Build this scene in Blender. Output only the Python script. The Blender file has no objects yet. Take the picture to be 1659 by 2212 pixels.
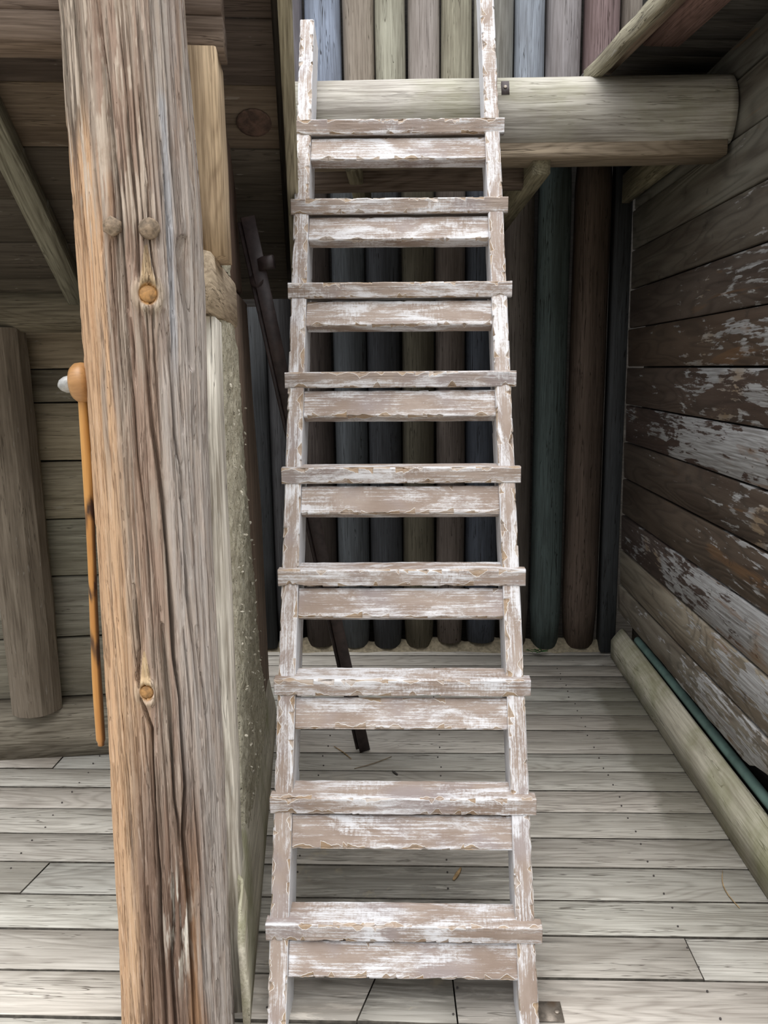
import bpy, math, random
import numpy as np
from mathutils import Matrix, Vector

# ------------------------------------------------------------------ camera
scene = bpy.context.scene
F_PX, PITCH, YAW, ROLL = 1716.0, 0.179, 0.039, 0.0135
EYE = Vector((0.0, 0.0, 1.5))
fw = Vector((-math.sin(YAW) * math.cos(PITCH), math.cos(YAW) * math.cos(PITCH), -math.sin(PITCH)))
rt = Vector((math.cos(YAW), math.sin(YAW), 0.0))
up = rt.cross(fw)
rt2 = rt * math.cos(ROLL) - up * math.sin(ROLL)
up2 = rt * math.sin(ROLL) + up * math.cos(ROLL)
cam_data = bpy.data.cameras.new('camera')
cam = bpy.data.objects.new('camera', cam_data)
scene.collection.objects.link(cam)
m = Matrix((rt2, up2, -fw)).transposed().to_4x4()
m.translation = EYE
cam.matrix_world = m
cam_data.sensor_fit = 'VERTICAL'
cam_data.sensor_height = 36.0
cam_data.lens = 36.0 * F_PX / 2212.0
cam_data.clip_start = 0.02
scene.camera = cam

# ------------------------------------------------------------------ light: overcast sky and a veiled sun
scene.view_settings.view_transform = 'Standard'
scene.view_settings.look = 'None'
scene.view_settings.gamma = 1.0
scene.view_settings.use_curve_mapping = False
scene.view_settings.exposure = 0.80

world = bpy.data.worlds.new('overcast_sky')
scene.world = world
world.use_nodes = True
wn = world.node_tree
wn.nodes.clear()
w_out = wn.nodes.new('ShaderNodeOutputWorld')
w_bg = wn.nodes.new('ShaderNodeBackground')
w_tc = wn.nodes.new('ShaderNodeTexCoord')
w_sep = wn.nodes.new('ShaderNodeSeparateXYZ')
w_ramp = wn.nodes.new('ShaderNodeValToRGB')          # overcast sky: zenith three times the horizon
w_ramp.color_ramp.elements[0].position = 0.0
w_ramp.color_ramp.elements[0].color = (0.24, 0.25, 0.26, 1)
w_ramp.color_ramp.elements[1].position = 1.0
w_ramp.color_ramp.elements[1].color = (0.95, 0.98, 1.03, 1)
wn.links.new(w_tc.outputs['Generated'], w_sep.inputs[0])
wn.links.new(w_sep.outputs['Z'], w_ramp.inputs[0])
wn.links.new(w_ramp.outputs[0], w_bg.inputs['Color'])
w_bg.inputs['Strength'].default_value = 1.25
wn.links.new(w_bg.outputs[0], w_out.inputs[0])

sun_data = bpy.data.lights.new('veiled_sun', 'SUN')
sun_data.energy = 1.9
sun_data.angle = math.radians(55)
sun_data.color = (1.0, 0.97, 0.93)
sun = bpy.data.objects.new('veiled_sun', sun_data)
scene.collection.objects.link(sun)
sun.rotation_euler = Vector((-0.02, 0.33, -1.0)).to_track_quat('-Z', 'Y').to_euler()

# ------------------------------------------------------------------ helpers
rnd = random.Random(11)
COL = scene.collection


def hash3(i, j, k, s):
    with np.errstate(over='ignore'):
        h = (i.astype(np.int64) * 374761393 + j.astype(np.int64) * 668265263 + k.astype(np.int64) * 2147483647
             + s * 974711) & 0xFFFFFFFF
        h = ((h ^ (h >> 13)) * 1274126177) & 0xFFFFFFFF
        h = ((h ^ (h >> 16)) * 2246822519) & 0xFFFFFFFF
        h = h ^ (h >> 15)
    return (h & 0xFFFFFF) / float(0xFFFFFF)


def vnoise(x, y, z, s=0):
    """smooth value noise in 0..1 on numpy arrays"""
    x = np.asarray(x, float) + 1000.0
    y = np.asarray(y, float) + 1000.0
    z = np.asarray(z, float) + 1000.0
    x, y, z = np.broadcast_arrays(x, y, z)
    i, j, k = np.floor(x), np.floor(y), np.floor(z)
    f, g, h = x - i, y - j, z - k
    f, g, h = [t * t * (3 - 2 * t) for t in (f, g, h)]
    r = 0
    for di in (0, 1):
        for dj in (0, 1):
            for dk in (0, 1):
                w = (f if di else 1 - f) * (g if dj else 1 - g) * (h if dk else 1 - h)
                r = r + w * hash3(i + di, j + dj, k + dk, s)
    return r


def fbm(x, y, z, s=0, oct=4):
    r, a, t = 0, 1.0, 0
    for o in range(oct):
        r = r + a * vnoise(np.asarray(x) * 2 ** o, np.asarray(y) * 2 ** o, np.asarray(z) * 2 ** o, s + o * 17)
        t += a
        a *= 0.55
    return r / t


def sstep(a, b, x):
    t = np.clip((x - a) / (b - a), 0, 1)
    return t * t * (3 - 2 * t)


def frame(o, x, z):
    """matrix with origin o, X axis along x, Z axis as close to z as can be"""
    x = Vector(x).normalized()
    z = Vector(z)
    z = (z - x * z.dot(x)).normalized()
    y = z.cross(x)
    mm = Matrix((x, y, z)).transposed().to_4x4()
    mm.translation = Vector(o)
    return mm


def link(name, mesh, mat, mw, parent=None, color=(1, 1, 1, 1), smooth=False):
    ob = bpy.data.objects.new(name, mesh)
    COL.objects.link(ob)
    if mat and not mesh.materials:
        mesh.materials.append(mat)
    if smooth:
        mesh.polygons.foreach_set('use_smooth', [True] * len(mesh.polygons))
    if parent is not None:
        ob.parent = parent
        mp = parent.get('_m')
        base = Matrix([list(mp[i * 4:i * 4 + 4]) for i in range(4)]) if mp else Matrix.Identity(4)
        ob.matrix_basis = base.inverted() @ mw
        cum = mw
    else:
        ob.matrix_basis = mw
        cum = mw
    ob['_m'] = [v for row in cum for v in row]
    ob.color = color if len(color) == 4 else (*color, 1)
    return ob


def empty(name, loc):
    ob = bpy.data.objects.new(name, None)
    COL.objects.link(ob)
    ob.empty_display_size = 0.1
    mm = Matrix.Translation(Vector(loc))
    ob.matrix_basis = mm
    ob['_m'] = [v for row in mm for v in row]
    return ob


def tag(o, label=None, cat=None, group=None, kind=None):
    if label: o['label'] = label
    if cat: o['category'] = cat
    if group: o['group'] = group
    if kind: o['kind'] = kind
    return o


def mesh_from(verts, faces, name='mesh'):
    me = bpy.data.meshes.new(name)
    me.from_pydata([tuple(v) for v in verts], [], faces)
    me.update()
    return me


def grid_mesh(P, close_u=True, cap=True, name='mesh'):
    """P: (N, M, 3) rings; close_u joins the last ring point to the first"""
    N, M = P.shape[:2]
    V = P.reshape(-1, 3)
    a = np.arange(N - 1)[:, None] * M
    j = np.arange(M if close_u else M - 1)
    jn = (j + 1) % M
    q = np.stack([a + j, a + jn, a + M + jn, a + M + j], -1).reshape(-1, 4)
    loops = [q.ravel()]
    starts = list(np.arange(len(q)) * 4)
    totals = [4] * len(q)
    n = len(q) * 4
    if cap and close_u:
        loops.append(np.arange(M)[::-1]); starts.append(n); totals.append(M); n += M
        loops.append((N - 1) * M + np.arange(M)); starts.append(n); totals.append(M); n += M
    L = np.concatenate(loops)
    me = bpy.data.meshes.new(name)
    me.vertices.add(len(V)); me.vertices.foreach_set('co', V.astype(np.float32).ravel())
    me.loops.add(len(L)); me.loops.foreach_set('vertex_index', L.astype(np.int32))
    me.polygons.add(len(starts))
    me.polygons.foreach_set('loop_start', np.array(starts, np.int32))
    me.polygons.foreach_set('loop_total', np.array(totals, np.int32))
    me.update(calc_edges=True)
    me.validate()
    return me


def set_attr(me, rgb):
    at = me.color_attributes.new('Col', 'FLOAT_COLOR', 'POINT')
    d = np.ones((len(me.vertices), 4), np.float32)
    d[:, :3] = rgb.reshape(-1, 3)
    at.data.foreach_set('color', d.ravel())


def plank_mesh(L, W, T, bev=0.003, n=2, wob=0.0, ends=(0, 0), seed=0):
    """bevelled board, X 0..L, centred on Y, its face at Z=0 and its back at -T; ends skews the two end cuts"""
    r = random.Random(seed)
    P = np.zeros((n + 1, 8, 3))
    for i in range(n + 1):
        x = L * i / n
        w0 = W / 2 + r.uniform(-wob, wob); w1 = W / 2 + r.uniform(-wob, wob); z0 = r.uniform(-wob, wob) * .6
        ring = [(-w0 + bev, z0), (w1 - bev, z0), (w1, z0 - bev), (w1, z0 - T + bev), (w1 - bev, z0 - T),
                (-w0 + bev, z0 - T), (-w0, z0 - T + bev), (-w0, z0 - bev)]
        for j, (y, z) in enumerate(ring):
            xx = x
            if i == 0: xx += ends[0] * y
            if i == n: xx += ends[1] * y
            P[i, j] = (xx, y, z)
    return grid_mesh(P[:, ::-1])


def plank(name, p0, p1, normal, W, T, mat, parent, color, **k):
    p0 = Vector(p0); p1 = Vector(p1)
    me = plank_mesh((p1 - p0).length, W, T, **k)
    return link(name, me, mat, frame(p0, p1 - p0, normal), parent, color)


def log_mesh(L, r0, r1, nr=20, ns=10, rough=0.03, seed=0, flat=None, dome=0.0, sq=1.0):
    u = np.linspace(0, 1, ns + 1)
    x = u * L
    a = np.linspace(0, 2 * np.pi, nr, endpoint=False)
    X, A = np.meshgrid(x, a, indexing='ij')
    R = r0 + (r1 - r0) * (X / L)
    R = R * (1 + rough * 2 * (vnoise(X * 2.5, np.cos(A) * 1.6, np.sin(A) * 1.6, seed) - .5)
             + rough * 1.2 * (vnoise(X * 9, np.cos(A) * 4, np.sin(A) * 4, seed + 5) - .5))
    Y = R * np.cos(A); Z = R * np.sin(A) * sq
    wy = (vnoise(x * 1.2, 0, 0, seed + 8) - .5) * rough * r0 * 3
    Y = Y + wy[:, None]
    if flat is not None:
        Z = np.maximum(Z, flat)
    P = np.stack([X, Y, Z], -1)
    if dome:
        for e, sg in ((0, -1), (-1, 1)):
            c = P[e].mean(0)
            P[e] = c + (P[e] - c) * 0.86
            P[e, :, 0] += -sg * 0.0
    return grid_mesh(P[:, ::-1])


def log(name, p0, p1, r0, r1, mat, parent, color, up_=(0, 0, 1), **k):
    p0 = Vector(p0); p1 = Vector(p1)
    me = log_mesh((p1 - p0).length, r0, r1, **k)
    return link(name, me, mat, frame(p0, p1 - p0, up_), parent, color, smooth=True)


def disc_mesh(r, h, n=12, dome=0.0):
    a = np.linspace(0, 2 * np.pi, n, endpoint=False)
    rings = [(r, -h), (r, h * .55), (r * .86, h * (1 - dome * .4)), (r * .45, h * (1 + dome * .4))]
    P = np.array([[(rr * math.cos(t), rr * math.sin(t), z) for t in a] for rr, z in rings])
    return grid_mesh(P)


def prism_mesh(poly, z0, z1, bev=0.004):
    """polygon in local XY, extruded z0..z1 with a bevelled front edge"""
    p = np.array(poly, float)
    area = 0.5 * np.sum(p[:, 0] * np.roll(p[:, 1], -1) - np.roll(p[:, 0], -1) * p[:, 1])
    if area < 0: p = p[::-1]
    c = p.mean(0)
    d = c - p
    d /= np.maximum(np.linalg.norm(d, axis=1, keepdims=True), 1e-6)
    q = p + d * bev
    z = lambda a, v: np.concatenate([a, np.full((len(a), 1), v)], 1)
    P = np.stack([z(p, z0), z(p, z1 - bev), z(q, z1)])
    return grid_mesh(P)


# ------------------------------------------------------------------ materials
class NT:
    def __init__(s, name):
        s.mat = bpy.data.materials.new(name)
        s.mat.use_nodes = True
        s.t = s.mat.node_tree
        s.t.nodes.clear()
        s.out = s.n('OutputMaterial')
        s.b = s.n('BsdfPrincipled')
        s.t.links.new(s.b.outputs[0], s.out.inputs[0])

    def n(s, typ, **k):
        nd = s.t.nodes.new('ShaderNode' + typ)
        for a, v in k.items(): setattr(nd, a, v)
        return nd

    def put(s, sock, v):
        if isinstance(v, bpy.types.NodeSocket): s.t.links.new(v, sock)
        elif v is not None:
            if isinstance(v, (tuple, list)) and len(v) == 3 and sock.type == 'RGBA': v = (*v, 1)
            sock.default_value = v

    def math(s, op, a, b=None, c=None, clamp=False):
        nd = s.n('Math', operation=op, use_clamp=clamp)
        s.put(nd.inputs[0], a); s.put(nd.inputs[1], b); s.put(nd.inputs[2], c)
        return nd.outputs[0]

    def vmath(s, op, a, b=None):
        nd = s.n('VectorMath', operation=op)
        s.put(nd.inputs[0], a); s.put(nd.inputs[1], b)
        return nd.outputs[0]

    def noise(s, vec, scale=1.0, detail=4.0, rough=0.55, dist=0.0):
        nd = s.n('TexNoise')
        s.put(nd.inputs['Vector'], vec); nd.inputs['Scale'].default_value = scale
        nd.inputs['Detail'].default_value = detail; nd.inputs['Roughness'].default_value = rough
        nd.inputs['Distortion'].default_value = dist
        return nd.outputs[0]

    def mix(s, f, a, b, blend='MIX'):
        nd = s.n('Mix', data_type='RGBA', blend_type=blend, clamp_factor=True)
        s.put(nd.inputs[0], f); s.put(nd.inputs[6], a); s.put(nd.inputs[7], b)
        return nd.outputs[2]

    def step(s, v, a, b):
        nd = s.n('MapRange', interpolation_type='SMOOTHSTEP')
        s.put(nd.inputs[0], v); s.put(nd.inputs[1], a); s.put(nd.inputs[2], b)
        return nd.outputs[0]

    def coords(s):
        tc = s.n('TexCoord'); oi = s.n('ObjectInfo')
        off = s.n('CombineXYZ')
        s.put(off.inputs[0], s.math('MULTIPLY', oi.outputs['Random'], 37.0))
        s.put(off.inputs[1], s.math('MULTIPLY', oi.outputs['Random'], 11.3))
        s.put(off.inputs[2], s.math('MULTIPLY', oi.outputs['Random'], 23.7))
        s.oi = oi
        s.obj = tc.outputs['Object']
        return s.vmath('ADD', tc.outputs['Object'], off.outputs[0])

    def bump(s, h, strength=0.4, dist=0.004):
        nd = s.n('Bump')
        nd.inputs['Strength'].default_value = strength; nd.inputs['Distance'].default_value = dist
        s.put(nd.inputs['Height'], h)
        s.t.links.new(nd.outputs[0], s.b.inputs['Normal'])


def grain_nodes(g, v, cath=26.0, fine=1.0):
    """returns (broad streaks, fine fibres, growth-ring lines, blotches) all 0..1"""
    st = g.noise(g.vmath('MULTIPLY', v, (1.3, 11, 11)), 1.0, 6, .62, .5)
    fi = g.noise(g.vmath('MULTIPLY', v, (5 * fine, 130 * fine, 130 * fine)), 1.0, 4, .6, .3)
    rg = g.noise(g.vmath('MULTIPLY', v, (.75, 5.5, 5.5)), 1.0, 2, .5, .35)
    rg = g.math('SINE', g.math('MULTIPLY', rg, cath * 6.283))
    rg = g.math('MULTIPLY_ADD', rg, .5, .5)
    bl = g.noise(v, 3.3, 4, .55, .4)
    return st, fi, rg, bl


def make_wood(name, contrast=1.0, cath=22.0, ring=.35, blotch=.3, speck=0.0, green=0.0, bump=.35, rough=.85, checks=.7, stains=False):
    """weathered wood tinted by the object's own colour"""
    g = NT(name)
    v = g.coords()
    st, fi, rg, bl = grain_nodes(g, v, cath)
    base = g.oi.outputs['Color']
    dark = g.mix(1.0, base, (.36, .33, .30), 'MULTIPLY')
    lite = g.mix(1.0, base, (1.38, 1.38, 1.38), 'MULTIPLY')
    f = g.math('ADD', g.math('MULTIPLY', g.step(st, .3, .68), .55), g.math('MULTIPLY', g.step(fi, .34, .66), .45))
    f = g.math('SUBTRACT', f, g.math('MULTIPLY', g.math('POWER', rg, 3.0), ring * .6))
    f = g.math('MULTIPLY_ADD', g.math('SUBTRACT', f, .5), contrast, .55, clamp=True)
    c = g.mix(f, dark, lite)
    ln = g.noise(g.vmath('MULTIPLY', v, (1.6, 48, 48)), 1.0, 3, .6, .6)
    lm = g.step(g.math('ABSOLUTE', g.math('SUBTRACT', ln, .5)), .014, .004)
    lm = g.math('MULTIPLY', lm, g.step(st, .42, .56))
    c = g.mix(g.math('MULTIPLY', lm, checks), c, g.mix(1.0, base, (.16, .14, .12), 'MULTIPLY'))
    bl2 = g.step(bl, .35, .7)
    c = g.mix(g.math('MULTIPLY', bl2, blotch), c, g.mix(1.0, base, (.62, .58, .55), 'MULTIPLY'))
    if speck:
        sp = g.noise(g.vmath('MULTIPLY', v, (14, 55, 55)), 1.0, 3, .5, .2)
        c = g.mix(g.math('MULTIPLY', g.step(sp, .66, .72), speck), c, (.42, .40, .36))
    if green:
        gr = g.noise(v, 2.1, 5, .6, .6)
        c = g.mix(g.math('MULTIPLY', g.step(gr, .45, .68), green), c, (.21, .215, .095))
    if stains:      # damp band along the kerb and trodden dirt around the ladder foot
        ge = g.n('NewGeometry'); po = g.n('SeparateXYZ'); g.put(po.inputs[0], ge.outputs['Position'])
        wob = g.noise(ge.outputs['Position'], 3.2, 4, .6, .5)
        sx_ = g.math('ADD', po.outputs[0], g.math('MULTIPLY', g.math('SUBTRACT', wob, .5), .22))
        damp = g.math('MULTIPLY', g.step(sx_, .80, .86), g.math('MULTIPLY', g.step(po.outputs[1], 2.1, 2.6), g.step(po.outputs[1], 3.75, 3.5)))
        c = g.mix(g.math('MULTIPLY', damp, .62), c, (.17, .16, .115))
        dirt = g.noise(g.vmath('MULTIPLY', ge.outputs['Position'], (4, 26, 8)), 1.0, 7, .68, .8)
        near = g.math('MULTIPLY', g.step(po.outputs[0], -.62, -.30), g.step(po.outputs[0], .50, .25))
        near = g.math('MULTIPLY', near, g.step(po.outputs[1], 3.1, 2.0))
        dm = g.math('MULTIPLY', g.step(g.math('ADD', dirt, g.math('MULTIPLY', near, .17)), .55, .70), g.math('MULTIPLY_ADD', near, .5, .22))
        c = g.mix(g.math('MULTIPLY', dm, .75), c, (.17, .16, .14))
        sand_ = g.step(g.noise(ge.outputs['Position'], 4.5, 5, .7, .3), .60, .68)
        c = g.mix(g.math('MULTIPLY', g.math('MULTIPLY', sand_, near), .5), c, (.50, .43, .31))
    g.put(g.b.inputs['Base Color'], c)
    g.b.inputs['Roughness'].default_value = rough
    g.b.inputs['Specular IOR Level'].default_value = .25
    h = g.math('ADD', g.math('MULTIPLY_ADD', lm, -.6, g.math('MULTIPLY', st, .6)), g.math('ADD', g.math('MULTIPLY', fi, .5), g.math('MULTIPLY', rg, -.25)))
    g.bump(h, bump, .005)
    return g.mat


def make_siding(name):
    """old brown stain worn through to pale bare grain; colour alpha sets how much has worn"""
    g = NT(name)
    v = g.coords()
    st, fi, rg, bl = grain_nodes(g, v, 15.0)
    base = g.oi.outputs['Color']; al = g.oi.outputs['Alpha']
    sx = g.n('SeparateXYZ'); g.put(sx.inputs[0], g.obj)
    dark = g.mix(1.0, base, (.55, .5, .48), 'MULTIPLY')
    c = g.mix(g.step(st, .3, .7), dark, base)
    c = g.mix(g.math('MULTIPLY', g.math('POWER', rg, 4.0), .35), c, (.03, .025, .02))
    # bare grey-white wood where the stain has weathered off (open, front end of the boards)
    wear = g.noise(g.vmath('MULTIPLY', v, (3.2, 9, 9)), 1.0, 7, .68, .9)
    fib = g.noise(g.vmath('MULTIPLY', v, (7, 60, 60)), 1.0, 3, .6, .3)
    w = g.math('ADD', wear, g.math('MULTIPLY', g.math('SUBTRACT', fib, .5), .75))
    w = g.math('ADD', w, g.math('MULTIPLY', al, .55))
    w = g.math('ADD', w, g.math('MULTIPLY', g.math('SUBTRACT', sx.outputs[0], .9), .17))
    msk = g.step(w, .80, .88)
    bare = g.mix(g.step(fi, .35, .65), (.27, .26, .25), (.50, .50, .50))
    bare = g.mix(g.step(g.noise(v, 2.6, 3), .52, .66), bare, (.32, .24, .16))
    c = g.mix(g.math('MULTIPLY', msk, .9), c, bare)
    # warm raw streaks
    ru = g.noise(g.vmath('MULTIPLY', v, (2.0, 16, 16)), 1.0, 4, .6, .5)
    rm = g.math('MULTIPLY', g.step(ru, .60, .70), g.step(sx.outputs[0], .3, 1.6))
    c = g.mix(g.math('MULTIPLY', rm, .55), c, (.24, .13, .06))
    mo = g.noise(v, 9.0, 5, .7)
    c = g.mix(g.math('MULTIPLY', g.step(mo, .60, .70), .5), c, (.035, .032, .028))
    g.put(g.b.inputs['Base Color'], c)
    g.b.inputs['Roughness'].default_value = .8
    g.b.inputs['Specular IOR Level'].default_value = .25
    g.bump(g.math('ADD', g.math('ADD', g.math('MULTIPLY', msk, -.5), g.math('MULTIPLY', rg, -.5)), g.math('MULTIPLY', fi, .6)), .45, .004)
    return g.mat


def make_ladder_paint(name):
    """taupe paint dry-brushed with white; vertex colour R = fresh chips, G = white rims, B = worn edges"""
    g = NT(name)
    v = g.coords()
    at = g.n('VertexColor', layer_name='Col')
    sp = g.n('SeparateColor'); g.put(sp.inputs[0], at.outputs[0])
    fld, fresh, edge = sp.outputs[0], sp.outputs[1], sp.outputs[2]
    jit = g.noise(v, 330, 3, .6)
    fld = g.math('ADD', fld, g.math('MULTIPLY', g.math('SUBTRACT', jit, .5), .10))
    chip = g.step(fld, .47, .53)
    rim = g.step(g.math('ABSOLUTE', g.math('SUBTRACT', fld, .49)), .17, .05)
    tone = g.noise(g.vmath('MULTIPLY', v, (5, 12, 12)), 1.0, 4, .6, .3)
    c = g.mix(g.step(tone, .3, .7), (.265, .20, .16), (.375, .305, .26))
    vio = g.noise(v, 6.0, 3, .5)
    c = g.mix(g.math('MULTIPLY', g.step(vio, .48, .70), .6), c, (.30, .265, .275))
    br = g.noise(g.vmath('MULTIPLY', v, (7, 240, 240)), 1.0, 5, .7, .35)
    saw = g.noise(g.vmath('MULTIPLY', v, (190, 45, 45)), 1.0, 3, .6, .2)
    sawm = g.step(g.noise(v, 5.0, 2, .5), .5, .66)
    big = g.noise(g.vmath('MULTIPLY', v, (5, 16, 16)), 1.0, 5, .62, .9)
    sc = g.noise(g.vmath('MULTIPLY', v, (50, 110, 110)), 1.0, 5, .75, 1.6)
    w = g.math('MULTIPLY', br, .95)
    w = g.math('ADD', w, g.math('MULTIPLY', g.math('MULTIPLY', g.math('SUBTRACT', saw, .45), sawm), .45))
    w = g.math('ADD', w, g.math('MULTIPLY', sc, .55))
    w = g.math('ADD', w, g.math('MULTIPLY', g.math('SUBTRACT', big, .5), 1.25))
    w = g.math('ADD', w, g.math('MULTIPLY', edge, .16))
    msk = g.step(w, .68, 1.02)
    c = g.mix(g.math('MULTIPLY', msk, .9), c, (.72, .725, .755))
    chc = g.mix(g.step(tone, .35, .65), (.30, .20, .115), (.40, .295, .195))
    c = g.mix(g.math('MULTIPLY', chip, g.math('MULTIPLY_ADD', fresh, .5, .42)), c, chc)
    c = g.mix(g.math('MULTIPLY', rim, .85), c, (.76, .75, .74))
    g.put(g.b.inputs['Base Color'], c)
    g.put(g.b.inputs['Roughness'], .55)
    g.b.inputs['Specular IOR Level'].default_value = .35
    g.bump(g.math('ADD', g.math('MULTIPLY', br, .7), g.math('ADD', g.math('MULTIPLY', sc, .6), g.math('MULTIPLY', saw, .15))), .55, .0025)
    return g.mat


def make_post(name):
    g = NT(name)
    v = g.coords()
    at = g.n('VertexColor', layer_name='Col')
    fi = g.noise(g.vmath('MULTIPLY', v, (7, 170, 170)), 1.0, 5, .7, .4)
    st = g.noise(g.vmath('MULTIPLY', v, (2.6, 55, 55)), 1.0, 6, .65, .7)
    mo = g.noise(g.vmath('MULTIPLY', v, (9, 22, 22)), 1.0, 5, .65, .5)
    c = g.mix(g.math('MULTIPLY', g.step(st, .47, .36), .5), at.outputs[0], g.mix(1.0, at.outputs[0], (.34, .27, .23), 'MULTIPLY'))
    c = g.mix(g.math('MULTIPLY', g.step(mo, .54, .70), .5), c, g.mix(1.0, at.outputs[0], (.6, .52, .46), 'MULTIPLY'))
    c = g.mix(g.math('MULTIPLY', g.step(fi, .54, .68), .6), c, g.mix(.5, g.mix(1.0, at.outputs[0], (1.5, 1.5, 1.5), 'MULTIPLY'), (.62, .54, .46)))
    c = g.mix(g.math('MULTIPLY', g.step(fi, .42, .32), .35), c, g.mix(1.0, at.outputs[0], (.28, .22, .18), 'MULTIPLY'))
    ln = g.noise(g.vmath('MULTIPLY', v, (1.5, 60, 60)), 1.0, 3, .6, .7)
    lm = g.step(g.math('ABSOLUTE', g.math('SUBTRACT', ln, .5)), .020, .005)
    c = g.mix(g.math('MULTIPLY', lm, .5), c, g.mix(1.0, at.outputs[0], (.3, .24, .2), 'MULTIPLY'))
    g.put(g.b.inputs['Base Color'], c)
    g.b.inputs['Roughness'].default_value = .7
    g.b.inputs['Specular IOR Level'].default_value = .3
    g.bump(g.math('ADD', g.math('MULTIPLY_ADD', lm, -.7, g.math('MULTIPLY', st, .9)), g.math('MULTIPLY', fi, .7)), .75, .005)
    return g.mat


def make_tabby(name):
    g = NT(name)
    v = g.coords()
    n1 = g.noise(v, 38, 5, .7, .3)
    n2 = g.noise(v, 9, 4, .6)
    sh = g.noise(g.vmath('MULTIPLY', v, (1, 1.5, 1)), 120, 3, .6, 1.2)
    dk = g.noise(g.vmath('MULTIPLY', v, (1.4, 1, 1)), 95, 4, .65, 1.5)
    c = g.mix(g.step(n1, .3, .7), (.37, .335, .24), (.68, .64, .51))
    c = g.mix(g.math('MULTIPLY', g.step(n2, .45, .7), .5), c, (.36, .33, .25))
    m1 = g.step(sh, .60, .66)
    c = g.mix(g.math('MULTIPLY', m1, .85), c, (.74, .69, .57))
    m2 = g.step(dk, .60, .66)
    c = g.mix(g.math('MULTIPLY', m2, .85), c, (.075, .06, .04))
    g.put(g.b.inputs['Base Color'], c)
    g.b.inputs['Roughness'].default_value = .95
    g.b.inputs['Specular IOR Level'].default_value = .15
    g.bump(g.math('ADD', n1, g.math('SUBTRACT', m1, m2)), .9, .006)
    return g.mat


def make_handle(name):
    g = NT(name)
    v = g.coords()
    at = g.n('VertexColor', layer_name='Col')
    n1 = g.noise(g.vmath('MULTIPLY', v, (3, 40, 40)), 1.0, 4, .6, .3)
    n2 = g.noise(v, 9, 3, .5)
    c = g.mix(g.step(n1, .3, .7), (.42, .19, .045), (.62, .33, .10))
    c = g.mix(g.math('MULTIPLY', g.step(n2, .45, .7), .5), c, (.36, .15, .04))
    sp = g.n('SeparateColor'); g.put(sp.inputs[0], at.outputs[0])
    c = g.mix(sp.outputs[0], c, (.03, .012, .008))
    g.put(g.b.inputs['Base Color'], c)
    g.b.inputs['Roughness'].default_value = .35
    return g.mat


def make_plain(name, color, rough=.6, metal=0.0, var=.25, scale=30, bump=.15, stretch=(1, 1, 1), tint=None):
    g = NT(name)
    v = g.coords()
    n1 = g.noise(g.vmath('MULTIPLY', v, stretch), scale, 5, .6, .3)
    d = tuple(x * (1 - var) for x in color); l = tuple(min(1, x * (1 + var)) for x in color)
    c = g.mix(g.step(n1, .3, .7), d, l)
    if tint:
        n2 = g.noise(v, scale * .25, 3, .6)
        c = g.mix(g.math('MULTIPLY', g.step(n2, .52, .68), .7), c, tint)
    g.put(g.b.inputs['Base Color'], c)
    g.b.inputs['Roughness'].default_value = rough
    g.b.inputs['Metallic'].default_value = metal
    g.bump(n1, bump, .003)
    return g.mat


WOOD = make_wood('weathered_wood')
FLOORW = make_wood('deck_wood', contrast=.5, cath=20, ring=.6, blotch=.22, bump=.5, checks=.8, stains=True)
BLEACH = make_wood('bleached_wood', contrast=1.25, cath=6, ring=.3, blotch=.35, speck=.5, bump=.7, checks=1.0)
SHEDW = make_wood('shed_wood', contrast=.8, cath=9, ring=.2, blotch=.45, speck=.25, bump=.3)
LOGW = make_wood('palisade_wood', contrast=.75, cath=5, ring=.12, blotch=.35, bump=.5, checks=1.0)
BEAMW = make_wood('beam_wood', contrast=.9, cath=7, ring=.25, blotch=.25, green=.35, bump=.5)
KERBW = make_wood('kerb_wood', contrast=.6, cath=8, ring=.3, blotch=.25, green=.75, bump=.45)
SIDING = make_siding('worn_siding')
LADDERP = make_ladder_paint('whitewashed_paint')
POSTW = make_post('split_log')
TABBY = make_tabby('shell_tabby')
IRON = make_plain('painted_iron', (.045, .032, .032), .5, 0.0, .3, 40, .1, tint=(.075, .05, .045))
GALV = make_plain('dull_steel', (.30, .26, .22), .5, .7, .3, 60, .1, tint=(.22, .13, .07))
PEGM = make_plain('peg_wood', (.21, .155, .105), .8, 0, .4, 90, .8)
KNOTM = make_plain('knot_wood', (.36, .19, .065), .6, 0, .45, 70, .4)
KNOTB = make_plain('dark_knot', (.085, .05, .036), .8, 0, .5, 40, .4)
AXEW = make_plain('varnished_head', (.44, .24, .095), .4, 0, .2, 14, .1, (1, 8, 8), tint=(.30, .14, .05))
HANDLE = make_handle('scorched_handle')
STONE = make_plain('pale_stone', (.40, .40, .39), .55, 0, .3, 60, .5)
PIPE = make_plain('green_hose', (.17, .27, .235), .5, 0, .2, 12, .05)
LEAF = make_plain('leaf_green', (.03, .10, .02), .5, 0, .3, 30, .1)
STRAW = make_plain('dry_straw', (.42, .28, .14), .7, 0, .3, 60, .2)
SHELL = make_plain('shell_white', (.56, .52, .43), .6, 0, .25, 50, .2)
NAILM = make_plain('nail_dark', (.085, .075, .07), .7, .2, .3, 60, .1)
JOINTDARK = make_plain('dark_joint_edge', (.07, .062, .05), .95, 0, .4, 40, .3)  # colour holds joint dirt and the shade of the narrow gaps
EARTH = make_plain('sandy_earth', (.30, .26, .19), .95, 0, .3, 6, .4)
SANDM = make_plain('sandy_dirt', (.27, .23, .16), .95, 0, .3, 50, .6)

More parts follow.
